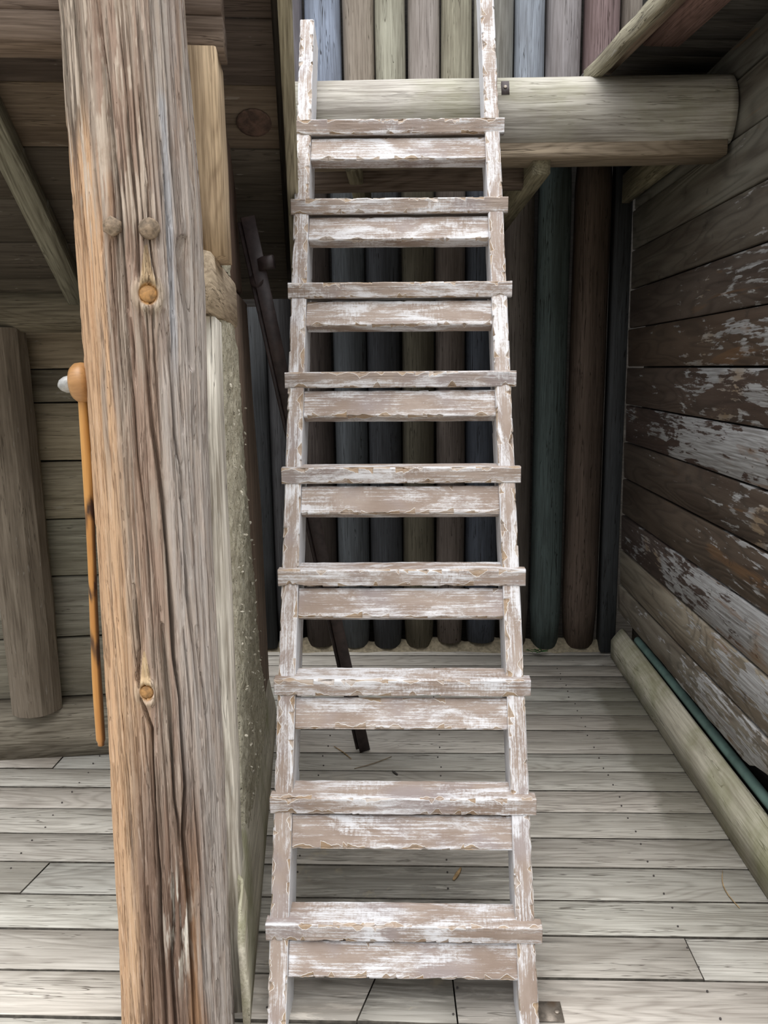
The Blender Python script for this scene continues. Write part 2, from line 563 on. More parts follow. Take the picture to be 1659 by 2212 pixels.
# ------------------------------------------------------------------ floor
def dark_sides(ob):
    """joint dirt and gap shade painted on the sawn edges: every face that does not look up or down gets the dark edge material"""
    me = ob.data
    me.materials.append(JOINTDARK)
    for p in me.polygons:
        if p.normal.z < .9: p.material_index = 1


floor = tag(empty('floor', (0, 2, 0)), kind='structure')
JO = [4.16, 4.01, 3.864, 3.722, 3.579, 3.43, 3.278, 3.129, 2.925, 2.784, 2.648, 2.506, 2.354, 2.201, 2.049, 1.904,
      1.753, 1.606, 1.46]
while JO[-1] > -1.2: JO.append(JO[-1] - .148)
cuts = {13: [(-1.152, .15, 0)], 15: [(.709, 0, 0)], 16: [(-.123, .28, 0), (.090, -.04, 0)], 4: [(-.9, 0, 0)], 8: [(-1.4, 0, 0)]}
for i in range(len(JO) - 1):
    y1, y0 = JO[i], JO[i + 1]
    W = y1 - y0
    gap = .003
    xs = [(-2.9, 0)] + [(c[0], c[1]) for c in cuts.get(i, [])]
    xend = 1.05 if y0 > 1.3 else 1.4
    if i > 18 and i % 2: xs.append((rnd.uniform(-1, .6), 0))
    xs = sorted(xs) + [(xend, 0)]
    for j in range(len(xs) - 1):
        a, b = xs[j], xs[j + 1]
        t = rnd.uniform(.86, 1.08)
        yl = (y0 + y1) / 2
        base = Vector((.61, .585, .53)) * t
        base.x *= rnd.uniform(.97, 1.03)
        fp = plank('floor_plank', (a[0] + .002, yl, rnd.uniform(-.0015, .0015)), (b[0] - .002, yl, rnd.uniform(-.0015, .0015)), (0, 0, 1),
              W - gap, .035, FLOORW, floor, tuple(base), bev=.0022, n=3, wob=.0012, ends=(a[1], b[1]), seed=i * 7 + j)
        dark_sides(fp)
# nails along the joist lines, joined (a few millimetres each)
nv, nf = [], []
for i in range(2, 22):
    y1, y0 = JO[i], JO[i + 1]
    for xx in (.71, -.36, -1.25, .09):
        for fy in (.25, .75):
            cx = xx + rnd.uniform(-.008, .008); cy = y0 + (y1 - y0) * fy + rnd.uniform(-.01, .01)
            b0 = len(nv)
            for k in range(7):
                t = k * 2 * math.pi / 7
                nv.append((cx + .0027 * math.cos(t), cy + .0027 * math.sin(t), .0032))
            nf.append(tuple(range(b0, b0 + 7)))
            for k in range(7): nv.append((nv[b0 + k][0], nv[b0 + k][1], -.004))
            for k in range(7): nf.append((b0 + k, b0 + 7 + k, b0 + 7 + (k + 1) % 7, b0 + (k + 1) % 7))
o = link('nail_head', mesh_from(nv, nf), NAILM, Matrix.Identity(4), floor)
o['kind'] = 'stuff'
# sandy earth under and around the deck
gr = link('ground', plank_mesh(40, 40, .1, n=1), EARTH, frame((-20, 0, -.06), (1, 0, 0), (0, 0, 1)))
tag(gr, kind='structure')

# ------------------------------------------------------------------ palisade at the back
wall_back = tag(empty('wall_back', (0, 4.15, 0)), kind='structure')
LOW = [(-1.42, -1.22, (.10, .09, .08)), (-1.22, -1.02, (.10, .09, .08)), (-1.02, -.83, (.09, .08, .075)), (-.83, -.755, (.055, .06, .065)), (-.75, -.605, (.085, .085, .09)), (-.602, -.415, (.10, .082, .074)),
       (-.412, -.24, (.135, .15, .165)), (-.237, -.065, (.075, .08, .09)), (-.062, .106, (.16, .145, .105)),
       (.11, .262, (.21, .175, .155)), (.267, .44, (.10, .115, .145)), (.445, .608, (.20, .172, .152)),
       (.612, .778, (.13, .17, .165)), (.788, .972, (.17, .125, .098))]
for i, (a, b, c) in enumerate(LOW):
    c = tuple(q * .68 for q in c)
    r = (b - a) / 2
    top = 2.56 if i not in (2, 3) else 1.81
    z0 = .012 + (.03 if i in (9, 10) else 0) + rnd.uniform(0, .015)
    if i == 3:
        plank('log', (-.79, 4.06, z0), (-.79, 4.06, top), (0, -1, 0), .085, .10, LOGW, wall_back, c, bev=.012, n=4, wob=.001)
        continue
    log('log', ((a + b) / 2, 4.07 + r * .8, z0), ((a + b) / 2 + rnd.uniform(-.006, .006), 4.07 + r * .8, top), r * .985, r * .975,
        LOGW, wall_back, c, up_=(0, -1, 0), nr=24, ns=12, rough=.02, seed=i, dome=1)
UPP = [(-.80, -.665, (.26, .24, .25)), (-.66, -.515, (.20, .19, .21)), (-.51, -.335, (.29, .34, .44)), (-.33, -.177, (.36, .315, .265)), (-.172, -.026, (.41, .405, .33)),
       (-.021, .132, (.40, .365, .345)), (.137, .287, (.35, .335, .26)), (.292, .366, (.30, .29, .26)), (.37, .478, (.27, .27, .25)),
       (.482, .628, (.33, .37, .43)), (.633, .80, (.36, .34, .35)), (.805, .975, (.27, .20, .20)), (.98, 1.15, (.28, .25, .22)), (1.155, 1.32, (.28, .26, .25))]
for i, (a, b, c) in enumerate(UPP):
    r = (b - a) / 2
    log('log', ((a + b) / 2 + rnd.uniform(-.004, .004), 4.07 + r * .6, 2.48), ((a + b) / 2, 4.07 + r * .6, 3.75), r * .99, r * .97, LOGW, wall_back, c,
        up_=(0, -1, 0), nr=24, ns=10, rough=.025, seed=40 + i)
# dark square corner post between palisade and siding
plank('corner_post', (1.014, 4.03, .01), (1.014, 4.03, 2.45), (0, -1, 0), .075, .12, LOGW, wall_back, (.06, .065, .07), bev=.006, n=3, wob=.001)
plank('dark_backing', (-1.5, 4.32, 1.25), (1.3, 4.32, 1.25), (0, -1, 0), 2.6, .03, WOOD, wall_back, (.04, .036, .032), n=1)  # added dark sheet, keeps sky light out of the gaps between logs
plank('dark_backing', (-.9, 4.36, 3.0), (1.4, 4.36, 3.0), (0, -1, 0), 1.45, .03, WOOD, wall_back, (.04, .036, .032), n=1)  # added likewise behind the upper logs so their gaps stay dark
# sand washed up along the foot of the logs
xs = np.linspace(-.9, 1.0, 120); ys = np.linspace(4.035, 4.135, 10)
X, Y = np.meshgrid(xs, ys, indexing='ij')
Zs = .002 + .055 * sstep(4.05, 4.13, Y) * (.2 + 1.2 * fbm(X * 9, Y * 9, 0, 3)) - .012 * (1 - sstep(4.035, 4.075, Y + .05 * (vnoise(X * 12, 0, 0, 9) - .5)))
me = grid_mesh(np.stack([X, Y, Zs], -1), close_u=False)
sand = link('sand_drift', me, SANDM, Matrix.Identity(4), wall_back, smooth=True)
sand['kind'] = 'stuff'

# ------------------------------------------------------------------ right wall: horizontal siding
wall_right = tag(empty('wall_right', (1.055, 2.5, 0)), kind='structure')
ZT = 1.857
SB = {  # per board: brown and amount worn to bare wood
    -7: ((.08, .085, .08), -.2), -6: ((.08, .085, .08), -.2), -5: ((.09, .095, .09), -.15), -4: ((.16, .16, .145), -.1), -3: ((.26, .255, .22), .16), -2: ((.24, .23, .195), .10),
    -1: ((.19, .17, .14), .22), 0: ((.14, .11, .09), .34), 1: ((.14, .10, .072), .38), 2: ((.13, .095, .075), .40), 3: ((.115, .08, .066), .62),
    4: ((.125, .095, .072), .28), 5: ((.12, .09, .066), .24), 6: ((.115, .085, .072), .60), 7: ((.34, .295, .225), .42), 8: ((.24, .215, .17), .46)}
for k, (c, al) in SB.items():
    zt = ZT - .184 * (k - 0)
    W = .184 - .007
    zc = zt - .092
    n = 3
    yb = 4.02 + rnd.uniform(-.006, .006)
    if k == 8: W -= .03; zc += .015
    tilt = rnd.uniform(-.03, .03)
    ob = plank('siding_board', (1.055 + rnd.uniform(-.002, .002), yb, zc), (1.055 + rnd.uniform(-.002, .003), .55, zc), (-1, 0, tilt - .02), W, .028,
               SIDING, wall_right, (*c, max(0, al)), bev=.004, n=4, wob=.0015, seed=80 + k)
    if k == 8:      # ragged rotten lower edge near the front
        me = ob.data
        L = 3.47; N = 90
        xs = np.linspace(0, L, N)
        low = -W / 2 + .012 * (fbm(xs * 7, 0, 0, 5) - .4) + .035 * sstep(1.62, 1.74, xs) * (1 - sstep(1.95, 2.1, xs)) * (.5 + vnoise(xs * 24, 0, 0, 6))
        P = np.zeros((N, 8, 3))
        for i in range(N):
            w1 = W / 2; w0 = low[i]; b = .004
            P[i] = [(xs[i], y, z) for y, z in [(w0 + b, 0), (w1 - b, 0), (w1, -b), (w1, -.028 + b), (w1 - b, -.028), (w0 + b, -.028), (w0, -.028 + b), (w0, -b)]]
        # local Y of this board points up or down depending on the frame
        yax = ob.matrix_basis.to_3x3() @ Vector((0, 1, 0))
        if yax.z < 0: P[..., 1] *= -1
        else: P = P[:, ::-1]
        new = grid_mesh(P); new.materials.append(SIDING); ob.data = new
plank('dark_backing', (1.155, 4.1, 1.6), (1.155, .5, 1.6), (-1, 0, 0), 3.5, .02, WOOD, wall_right, (.05, .045, .04), n=1)  # dark sheet behind the siding joints
plank('foot_board', (1.075, 2.18, .02), (1.075, 2.18, .262), (-1, 0, 0), .05, .02, WOOD, wall_right, (.36, .33, .28), n=2)
# kerb timber along the wall foot
L = 3.3; N = 40
prof = [(0, 0), (0, .090), (.006, .100), (.036, .140), (.054, .152), (.066, .148), (.068, 0)]
P = np.zeros((N, len(prof), 3))
for i in range(N):
    x = L * i / (N - 1)
    for j, (w, h) in enumerate(prof):
        P[i, j] = (x, w + .0025 * (vnoise(x * 5, j, 0, 3) - .5), h + .004 * (vnoise(x * 4, j, 2, 4) - .5) * (h > 0))
kerb = link('kerb_timber', grid_mesh(P[:, ::-1]), KERBW, frame((1.018, 3.99, .003), (-.0115, -1, 0), (0, 0, 1)), None, (.56, .53, .43))
yax = kerb.matrix_basis.to_3x3() @ Vector((0, 1, 0))
tag(kerb, 'pale greenish kerb timber running along the foot of the right wall', 'timber')
# green hose lying behind the kerb
xs = np.linspace(0, 2.3, 46); a = np.linspace(0, 2 * np.pi, 12, endpoint=False)
P = np.zeros((46, 12, 3))
for i, x in enumerate(xs):
    P[i] = [(x,   .018 * math.cos(t), .019 * math.sin(t) + .003 * math.sin(x * 3.1)) for t in a]
hose = link('garden_hose', grid_mesh(P[:, ::-1]), PIPE, frame((1.105, 3.82, .150), (-.002, -1, 0), (0, 0, 1)), None, smooth=True)
tag(hose, 'thin green hose squeezed between the kerb timber and the right wall', 'hose')

# ------------------------------------------------------------------ shed on the left: its own square frame
SO = Vector((-.412, 1.6, 0)); SV = Vector((-.1328, .9911, 0)); SU = Vector((.9911, .1328, 0)); ZA = Vector((0, 0, 1))


def S(u, v, z): return SO + SU * u + SV * v + ZA * z


wall_shed = tag(empty('wall_rear', S(-1, 1.5, 0)), kind='structure')
SJ = [1.72, 1.388, 1.163, .934, .705, .45, .20, .0]
SC = [(.20, .165, .115), (.215, .185, .13), (.225, .20, .145), (.205, .195, .15), (.19, .18, .145), (.20, .185, .145), (.12, .115, .105)]
SC = [tuple(q * 1.35 for q in c) for c in SC]
for i in range(len(SJ) - 1):
    W = SJ[i] - SJ[i + 1] - .006
    if i == 0:
        for q, (zc, w) in enumerate(((1.60, .17), (1.452, .124))):
            plank('wall_plank', S(-2.4, 1.52 + .004 * q, zc), S(-.1, 1.52 + .004 * q, zc), -SV, w - .002, .04, SHEDW, wall_shed, SC[0] if q == 0 else (.17, .15, .11), bev=.003, n=4, wob=.002, seed=i + q * 9)
        continue
    zc = (SJ[i] + SJ[i + 1]) / 2
    plank('wall_plank', S(-2.4, 1.52 + rnd.uniform(0, .006), zc), S(-.1, 1.52 + rnd.uniform(0, .006), zc + rnd.uniform(-.003, .003)), -SV, W, .04, SHEDW, wall_shed, SC[i], bev=.004, n=5, wob=.003, seed=i)
plank('dark_backing', S(-2.4, 1.58, .85), S(-.1, 1.58, .85), -SV, 1.75, .02, WOOD, wall_shed, (.05, .045, .04), n=1)  # added dark sheet behind the gaps of the shed planks
log('top_plate', S(-2.4, 1.43, 1.722), S(-.12, 1.43, 1.722), .078, .076, WOOD, wall_shed, (.165, .145, .105), up_=-SV, nr=20, ns=12, rough=.03, seed=3)
L = 2.3
N = 24; xs = np.linspace(0, L, N)
prof = [(-.0, 0), (-.0, .10), (.02, .165), (.055, .19), (.15, .20), (.15, 0)]
P = np.zeros((N, 6, 3))
for i, x in enumerate(xs):
    P[i] = [(x, w + .012 * (vnoise(x * 2, j, 0, 7) - .5), h + .014 * (vnoise(x * 2.4, j, 3, 8) - .5) * (h > 0)) for j, (w, h) in enumerate(prof)]
link('sill_log', grid_mesh(P[:, ::-1]), WOOD, frame(S(-2.4, 1.395, .002), SU, ZA), wall_shed, (.235, .21, .165))
# hewn log upright in front of the planks
up_log = log('upright_log', S(-.905, 1.44, .19), S(-.915, 1.44, 1.66), .092, .105, SHEDW, wall_shed, (.215, .18, .14), up_=-SV, nr=12, ns=26, rough=.05, seed=12)
up_log.data.polygons.foreach_set('use_smooth', [False] * len(up_log.data.polygons))

# shed roof: boards seen from below, rafters, verge board
ceiling = tag(empty('ceiling', S(-.8, .8, 2.2)), kind='structure')
TH = math.radians(30); SD = (SV * math.cos(TH) - ZA * math.sin(TH)); SN = (SV * math.sin(TH) + ZA * math.cos(TH))


def RF(u, v, h=0.0):   # point on the underside of the roof boards; h goes down from it
    return S(u, v, 1.76 + (1.42 - v) * math.tan(TH)) - SN * h


RJ = [1.43, 1.319, 1.152, .98, .801, .614, .45, .285, .12, -.05]
RC = [(.15, .13, .10), (.145, .125, .10), (.15, .13, .105), (.165, .14, .11), (.30, .235, .175), (.19, .15, .125), (.20, .155, .13), (.20, .16, .135), (.18, .15, .125)]
for i in range(len(RJ) - 1):
    vc = (RJ[i] + RJ[i + 1]) / 2
    W = (RJ[i] - RJ[i + 1]) / math.cos(TH) - .004
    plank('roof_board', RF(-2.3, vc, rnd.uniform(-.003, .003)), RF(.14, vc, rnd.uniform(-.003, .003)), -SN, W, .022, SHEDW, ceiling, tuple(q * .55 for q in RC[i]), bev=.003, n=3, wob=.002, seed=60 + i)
kn_p = RF(.075, .715, .0015)
link('knot', disc_mesh(.048, .0015, 18, .2), KNOTB, frame(kn_p, SU, -SN), ceiling)
for u in (-.60, -1.55):
    plank('rafter', RF(u, 1.38, .055), RF(u, -.05, .055), -SN, .07, .055, WOOD, ceiling, (.24, .235, .185), bev=.003, n=4, wob=.002, seed=3)
plank('verge_rafter', RF(.145, 1.36, -.024), RF(.145, -.05, -.024), -SN, .06, .06, WOOD, ceiling, (.07, .06, .05), n=2)
plank('verge_board', RF(.172, 1.33, .045), RF(.172, -.05, .045), -SN, .034, .15, WOOD, ceiling, (.42, .39, .29), bev=.003, n=4, wob=.0015, seed=9)
# header beams on top of the partition
hb = empty('header_beam', S(-.5, .2, 2.13))
tag(hb, 'two stacked brown header timbers crossing behind the top of the big post', 'beam')
for z0, z1, e, c in ((2.146, 2.21, .048, (.21, .16, .125)), (2.214, 2.33, .046, (.22, .17, .14))):
    plank('timber', S(-2.3, .15, (z0 + z1) / 2), S(e, .15, (z0 + z1) / 2), -SV, z1 - z0, .09, WOOD, hb, c, bev=.01, n=6, wob=.004, seed=int(z0 * 100))

# ------------------------------------------------------------------ partition on the left of the ladder (studs, rail, tabby infill)
wall_left = tag(empty('wall_left', S(-.1, .9, 0)), kind='structure')


def sprism(name, poly, o0, o1, mat, color, bev=.008, vertical=True):
    """polygon in (s, z) of the partition, thick from offset o0 to o1 (towards the ladder)"""
    if vertical:  # local X up, local Y along -s so that Z = X x Y faces the ladder side
        mm = frame(S(0, 0, 0), ZA, SU)
        yax = mm.to_3x3() @ Vector((0, 1, 0)); sg = 1 if yax.dot(SV) > 0 else -1
        pts = [(z, sg * s) for s, z in poly]
    else:
        mm = frame(S(0, 0, 0), SV, SU)
        yax = mm.to_3x3() @ Vector((0, 1, 0)); sg = 1 if yax.z > 0 else -1
        pts = [(s, sg * z) for s, z in poly]
    return link(name, prism_mesh(pts, o0, o1, bev), mat, mm, wall_left, color)


sprism('dark_stud', [(1.62, .15), (1.575, .6), (1.565, .945), (1.44, 1.2), (1.316, 1.417), (1.215, 1.735), (.60, 1.735), (.66, 1.35), (.78, .95), (.95, .5), (1.15, .15)],
       -.13, .0, WOOD, (.30, .225, .175), .012)
sprism('dark_board', [(.45, 1.74), (1.03, 1.74), (.955, 1.99), (.97, 2.13), (.45, 2.13)], -.12, .0, WOOD, (.25, .175, .14), .006)
sprism('rail', [(.04, 1.62), (.63, 1.612), (.66, 1.625), (.66, 1.725), (.63, 1.735), (.04, 1.738)], -.11, .012, WOOD, (.54, .44, .32), .014, vertical=False)
# stud faces that look at the doorway
plank('tan_stud', S(-.006, .125, 1.738), S(-.006, .125, 2.144), -SV, .082, .16, WOOD, wall_left, (.64, .49, .325), bev=.004, n=4, wob=.001, seed=4)
plank('pale_stud', S(-.024, .03, .0), S(-.020, .10, 1.612), -SV, .056, .14, BLEACH, wall_left, (.80, .76, .67), bev=.005, n=8, wob=.0025, seed=5)


def tabby_panel(s0f, s1f, z0, z1, amp, base, seed, ns=70, nz=150):
    zs = np.linspace(z0, z1, nz)
    P = np.zeros((nz, ns, 3))
    uu = np.linspace(0, 1, ns)
    for i, z in enumerate(zs):
        a, b = s0f(z), s1f(z)
        s = a + (b - a) * uu + .012 * (vnoise(uu * 0 + z * 14, uu * 6, 0, seed) - .5)
        bulge = np.sin(np.pi * np.clip(uu, 0, 1)) ** .5
        off = base + amp * bulge * (.5 + .9 * fbm(s * 7, z * 7, 0, seed)) + .016 * (fbm(s * 38, z * 38, 1, seed + 3) - .5)
        off = np.where((uu < .02) | (uu > .98), -.10, off)
        P[i, :, 0] = z; P[i, :, 1] = s; P[i, :, 2] = off
    return P


mm = frame(S(0, 0, 0), ZA, SU)
sg = 1 if (mm.to_3x3() @ Vector((0, 1, 0))).dot(SV) > 0 else -1
for (f0, f1, z0, z1, amp, base, sd) in (
        (lambda z: .24, lambda z: float(np.interp(z, [.2, .26, .54, .92, 1.24, 1.46, 1.615], [1.36, 1.33, 1.08, .95, .80, .75, .66])), .24, 1.615, .016, -.004, 21),
        (lambda z: .22, lambda z: .60, 1.735, 2.13, .022, -.012, 22)):
    P = tabby_panel(f0, f1, z0, z1, amp, base, sd)
    P[..., 1] *= sg
    if sg < 0: P = P[:, ::-1]
    o = link('tabby_infill', grid_mesh(P, close_u=False), TABBY, mm, wall_left, smooth=True)
# lumpy plaster squeezed between the post and the pale stud
P = np.zeros((90, 24, 3))
for i, z in enumerate(np.linspace(.95, 1.615, 90)):
    w = np.interp(z, [.95, 1.15, 1.45, 1.615], [.010, .032, .046, .056])
    for j, t in enumerate(np.linspace(0, 1, 24)):
        x = -.052 + w * t
        dz = .14 - .022 * math.sin(math.pi * t) ** .6
        P[i, j] = (z, x, dz)
mm2 = frame(S(0, 0, 0), ZA, -SV)
sg2 = 1 if (mm2.to_3x3() @ Vector((0, 1, 0))).dot(SU) > 0 else -1
zz, tt = P[..., 0], P[..., 1]
nz_ = .012 * (fbm(zz * 40, tt * 40, 0, 31) - .5) + .01 * (fbm(zz * 11, tt * 11, 0, 32) - .5)
Q = np.stack([zz, tt * sg2, -(P[..., 2]) + nz_], -1)
if sg2 < 0: Q = Q[:, ::-1]
link('tabby_infill', grid_mesh(Q, close_u=False), TABBY, mm2, wall_left, smooth=True)
# loose shells set in the tabby
sv, sf = [], []
for k in range(110):
    z = rnd.uniform(.3, 1.5)
    s = rnd.uniform(.3, float(np.interp(z, [.26, .54, .92, 1.24, 1.46], [1.2, 1.0, .88, .74, .7])))
    c = S(.012 + rnd.uniform(0, .008), s, z)
    r = rnd.uniform(.0018, .0045)
    ax = [Vector((rnd.gauss(0, 1), rnd.gauss(0, 1), rnd.gauss(0, 1))).normalized() for _ in range(2)]
    ax[1] = (ax[1] - ax[0] * ax[1].dot(ax[0])).normalized(); n = ax[0].cross(ax[1])
    b0 = len(sv)
    for t in range(6):
        sv.append(tuple(c + ax[0] * r * 1.5 * math.cos(t * 1.047) + ax[1] * r * math.sin(t * 1.047)))
    sv.append(tuple(c + n * r * .5)); sv.append(tuple(c - n * r * .5))
    for t in range(6):
        sf.append((b0 + t, b0 + (t + 1) % 6, b0 + 6)); sf.append((b0 + (t + 1) % 6, b0 + t, b0 + 7))
o = link('shell_fragment', mesh_from(sv, sf), SHELL, Matrix.Identity(4), wall_left)
o['kind'] = 'stuff'
# sill timber at the foot of the partition
N = 66; xs = np.linspace(-.035, 1.62, N)
P = np.zeros((N, 10, 3))
prof = [(0.0, 0), (.0, .07), (-.006, .12), (-.012, .18), (-.02, .23), (-.04, .262), (-.07, .275), (-.11, .275), (-.14, .2), (-.14, 0)]
for i, x in enumerate(xs):
    wn_ = np.interp(x, [.04, .12], [.12, 1]); hs = np.interp(x, [0, .25, .5, 1.2, 1.5, 1.58, 1.63], [1.2, 1.38, 1.30, 1.06, .97, .9, .72])
    for j, (w, h) in enumerate(prof):
        P[i, j] = (x, w * wn_ + .006 * (vnoise(x * 3, j, 0, 11) - .5), h * hs + .008 * (vnoise(x * 4, j * .7, 5, 12) - .5) * (h > 0))
mm3 = frame(S(.024, 0, .002), SV, ZA)
sg3 = 1 if (mm3.to_3x3() @ Vector((0, 1, 0))).dot(SU) > 0 else -1
P[..., 1] *= sg3
if sg3 > 0: P = P[:, ::-1]
link('sill_timber', grid_mesh(P), KERBW, mm3, wall_left, (.60, .565, .47), smooth=True)

# ------------------------------------------------------------------ the big split log post
ZK = [0.0, .28, .67, 1.32, 1.77, 2.1, 2.5]
CX = [-.549, -.542, -.5315, -.5275, -.52, -.523, -.53]
RR = [.124, .119, .115, .1105, .1145, .108, .106]
CRACKS = [  # (half width m, depth m, [(angle, z)...])
    (.0016, .012, [(-.069, 2.119), (-.068, 2.067), (-.001, 1.989), (-.005, 1.885), (.045, 1.799), (.045, 1.7), (.073, 1.605)]),
    (.0016, .010, [(0, 1.571), (.036, 1.529), (.079, 1.442), (.089, 1.344), (.133, 1.258), (.166, 1.15), (.17, 1.0)]),
    (.0018, .012, [(.267, 1.986), (.256, 1.93), (.262, 1.879), (.294, 1.763), (.293, 1.7), (.27, 1.62)]),
    (.0014, .010, [(.476, 1.826), (.451, 1.764), (.463, 1.726), (.545, 1.651), (.455, 1.605)]),
    (.0018, .012, [(.95, 2.25), (.944, 2.121), (.933, 2.047), (.938, 1.926), (.943, 1.801), (.975, 1.70)]),
    (.0014, .010, [(.749, 1.903), (.776, 1.836), (.776, 1.792), (.818, 1.72), (.80, 1.6)]),
    (.0065, .020, [(1.02, 1.745), (1.043, 1.673), (1.13, 1.588), (1.14, 1.5)]),
    (.0026, .022, [(.27, 1.60), (.328, 1.496), (.37, 1.395), (.452, 1.314), (.482, 1.255), (.508, 1.129), (.528, 1.014), (.522, .939), (.576, .856), (.582, .771),
                   (.583, .671), (.516, .556), (.565, .401), (.574, .268), (.586, .124), (.59, 0)]),
    (.0026, .015, [(.656, 1.611), (.715, 1.529), (.754, 1.379), (.858, 1.303), (.843, 1.214), (.832, 1.067), (.909, .956), (.93, .8)]),
    (.0028, .018, [(.33, 1.02), (.341, .968), (.381, .848), (.379, .747), (.381, .644), (.426, .589), (.43, .5)]),
    (.0026, .018, [(-.099, 1.10), (-.072, .97), (-.145, .91), (-.10, .86), (.051, .8), (.038, .711), (.042, .595), (.061, .502), (.042, .328), (.075, .142), (.08, 0)]),
    (.0024, .018, [(.306, .486), (.273, .369), (.219, .281), (.24, .14), (.25, 0)]),
    (.0022, .014, [(.98, 1.0), (1.001, .91), (1.111, .802), (1.139, .631), (1.104, .501), (1.0, .4)]),
    (.0020, .012, [(-.152, .458), (-.17, .3), (-.206, .139), (-.21, 0)]),
    (.0016, .010, [(.72, .75), (.78, .5), (.80, .3), (.83, 0)]),
]
cr = random.Random(5)
for k in range(110):     # hairline checks
    a = cr.uniform(-1.1, 1.4); z1 = cr.uniform(.15, 2.2); L = cr.uniform(.12, .5)
    CRACKS.append((cr.uniform(.0009, .0014), cr.uniform(.003, .008), [(a + .05 * t / 4 * cr.uniform(.3, 1.2), z1 - L * t / 4) for t in range(5)]))
KNOTS = [(.40, 1.638, .017, .020), (.005, .878, .014, .017)]
ang = np.concatenate([np.linspace(-1.75, 1.75, 330), np.linspace(1.75, 2 * np.pi - 1.75, 34)[1:-1]])
zz = np.linspace(0, 2.4, 860)
Zg, Ag = np.meshgrid(zz, ang, indexing='ij')
R0 = np.interp(Zg, ZK, RR)
ca, sa = np.cos(Ag), np.sin(Ag)
# grain flows around the knots: warp the angle used by every long feature
warp = np.zeros_like(Ag)
for (ka, kz, rx, rz) in KNOTS:
    da = (Ag - ka) * R0; dz = Zg - kz
    e = np.exp(-(dz / (rz * 3.0)) ** 2) * np.exp(-np.abs(da) / (rx * 2.2))
    warp += np.sign(da) * e * rx * .9 / R0
Aw = Ag - warp
rad = R0 * (1 + .05 * (vnoise(Zg * 1.8, ca * 1.2, sa * 1.2, 2) - .5))
strips = fbm(Zg * 1.1, np.cos(Aw) * 7, np.sin(Aw) * 7, 3, 3)
rad = rad + .010 * (strips - .5)
g2 = fbm(Zg * 3.0, np.cos(Aw) * 24, np.sin(Aw) * 24, 6, 3)
rad = rad + .0045 * (g2 - .5)
flk = fbm(Zg * 7, np.cos(Aw) * 16, np.sin(Aw) * 16, 14, 4)
rad = rad + .0016 * sstep(.5, .56, flk)
crk = np.zeros_like(rad)
for (w, d, pts) in CRACKS:
    pz = [p[1] for p in pts][::-1]; pa = [p[0] for p in pts][::-1]
    ac = np.interp(zz, pz, pa) + .012 * (vnoise(zz * 9, 0, 0, int(w * 1e5)) - .5) * 2
    t = np.clip((zz - pz[0]) / (pz[-1] - pz[0]), 0, 1)
    tap = np.where((zz > pz[0]) & (zz < pz[-1]), np.sqrt(np.clip(np.sin(np.pi * t), 0, 1)), 0)
    wv = w * (.6 + .8 * vnoise(zz * 7, 3, 0, int(d * 1e4)))
    dist = (Ag - ac[:, None]) * R0
    crk = np.maximum(crk, 1.7 * d * tap[:, None] * np.exp(-(dist / wv[:, None]) ** 2 * .7))
kn = np.zeros_like(rad); kr = np.zeros_like(rad)
for (ka, kz, rx, rz) in KNOTS:
    q = np.sqrt(((Ag - ka) * R0 / rx) ** 2 + ((Zg - kz) / rz) ** 2)
    kr = np.maximum(kr, np.exp(-((q - 1.35) / .45) ** 2))
    kn = np.maximum(kn, 1 - sstep(.85, 1.1, q))
    crk = crk * sstep(.9, 1.5, q)
rad = rad + .006 * kr - .004 * kn - crk
Xp = rad * sa + np.interp(Zg, ZK, CX)
Yp = 1.57 - rad * ca
# natural colours of the wood, laid out over the surface of the log
n_a = fbm(Zg * 3.6, np.cos(Aw) * 9, np.sin(Aw) * 9, 41, 4)
n_b = fbm(Zg * 9, np.cos(Aw) * 14, np.sin(Aw) * 14, 44, 5)
n_c = fbm(Zg * 1.2, np.cos(Aw) * 3, np.sin(Aw) * 3, 47, 3)
def C3(c): return np.array(c)[None, None, :]
def mixc(f, a, b): return a * (1 - f[..., None]) + b * f[..., None]
brown = C3((.345, .245, .188)); tan = C3((.60, .39, .235)); grey = C3((.47, .405, .36)); dark = C3((.175, .11, .078)); pale = C3((.46, .385, .315)); rust = C3((.34, .185, .09))
col = np.ones(rad.shape + (3,)) * brown
col = mixc(sstep(.42, .62, n_a) * .75, col, pale * .82 * np.ones_like(col))
fr = sstep(.42, .82, Ag + (n_c - .5) * .9)
col = mixc(fr * sstep(2.3, 1.5, Zg) * .8, col, grey * np.ones_like(col))
col = mixc(fr * sstep(.35, .55, n_b) * .5, col, C3((.44, .41, .39)) * np.ones_like(col))
fl = (1 - sstep(-.55, -.15, Ag + (n_a - .5) * 1.0)) * sstep(2.02, 1.85, Zg + (n_c - .5) * .3)
col = mixc(fl * .92, col, tan * np.ones_like(col))
mid = sstep(1.5, 1.25, Zg) * (1 - sstep(.05, .45, np.abs(Ag + .35 + (n_a - .5) * .5)))
col = mixc(mid * .6, col, C3((.50, .34, .215)) * np.ones_like(col))
low = sstep(.95, .45, Zg + (n_c - .5) * .4) * (1 - sstep(.42, .75, np.abs(Ag - .22 + (n_a - .5) * .5)))
col = mixc(low * .88, col, dark * np.ones_like(col))
low2 = sstep(.7, .2, Zg) * (1 - sstep(.08, .25, np.abs(Ag - .62 + (n_a - .5) * .4)))
col = mixc(low2 * .7, col, rust * np.ones_like(col))
top = sstep(1.86, 2.0, Zg + (n_c - .5) * .12) * (1 - sstep(-.55, -.25, Ag))
col = mixc(top * .8, col, C3((.16, .135, .105)) * np.ones_like(col))
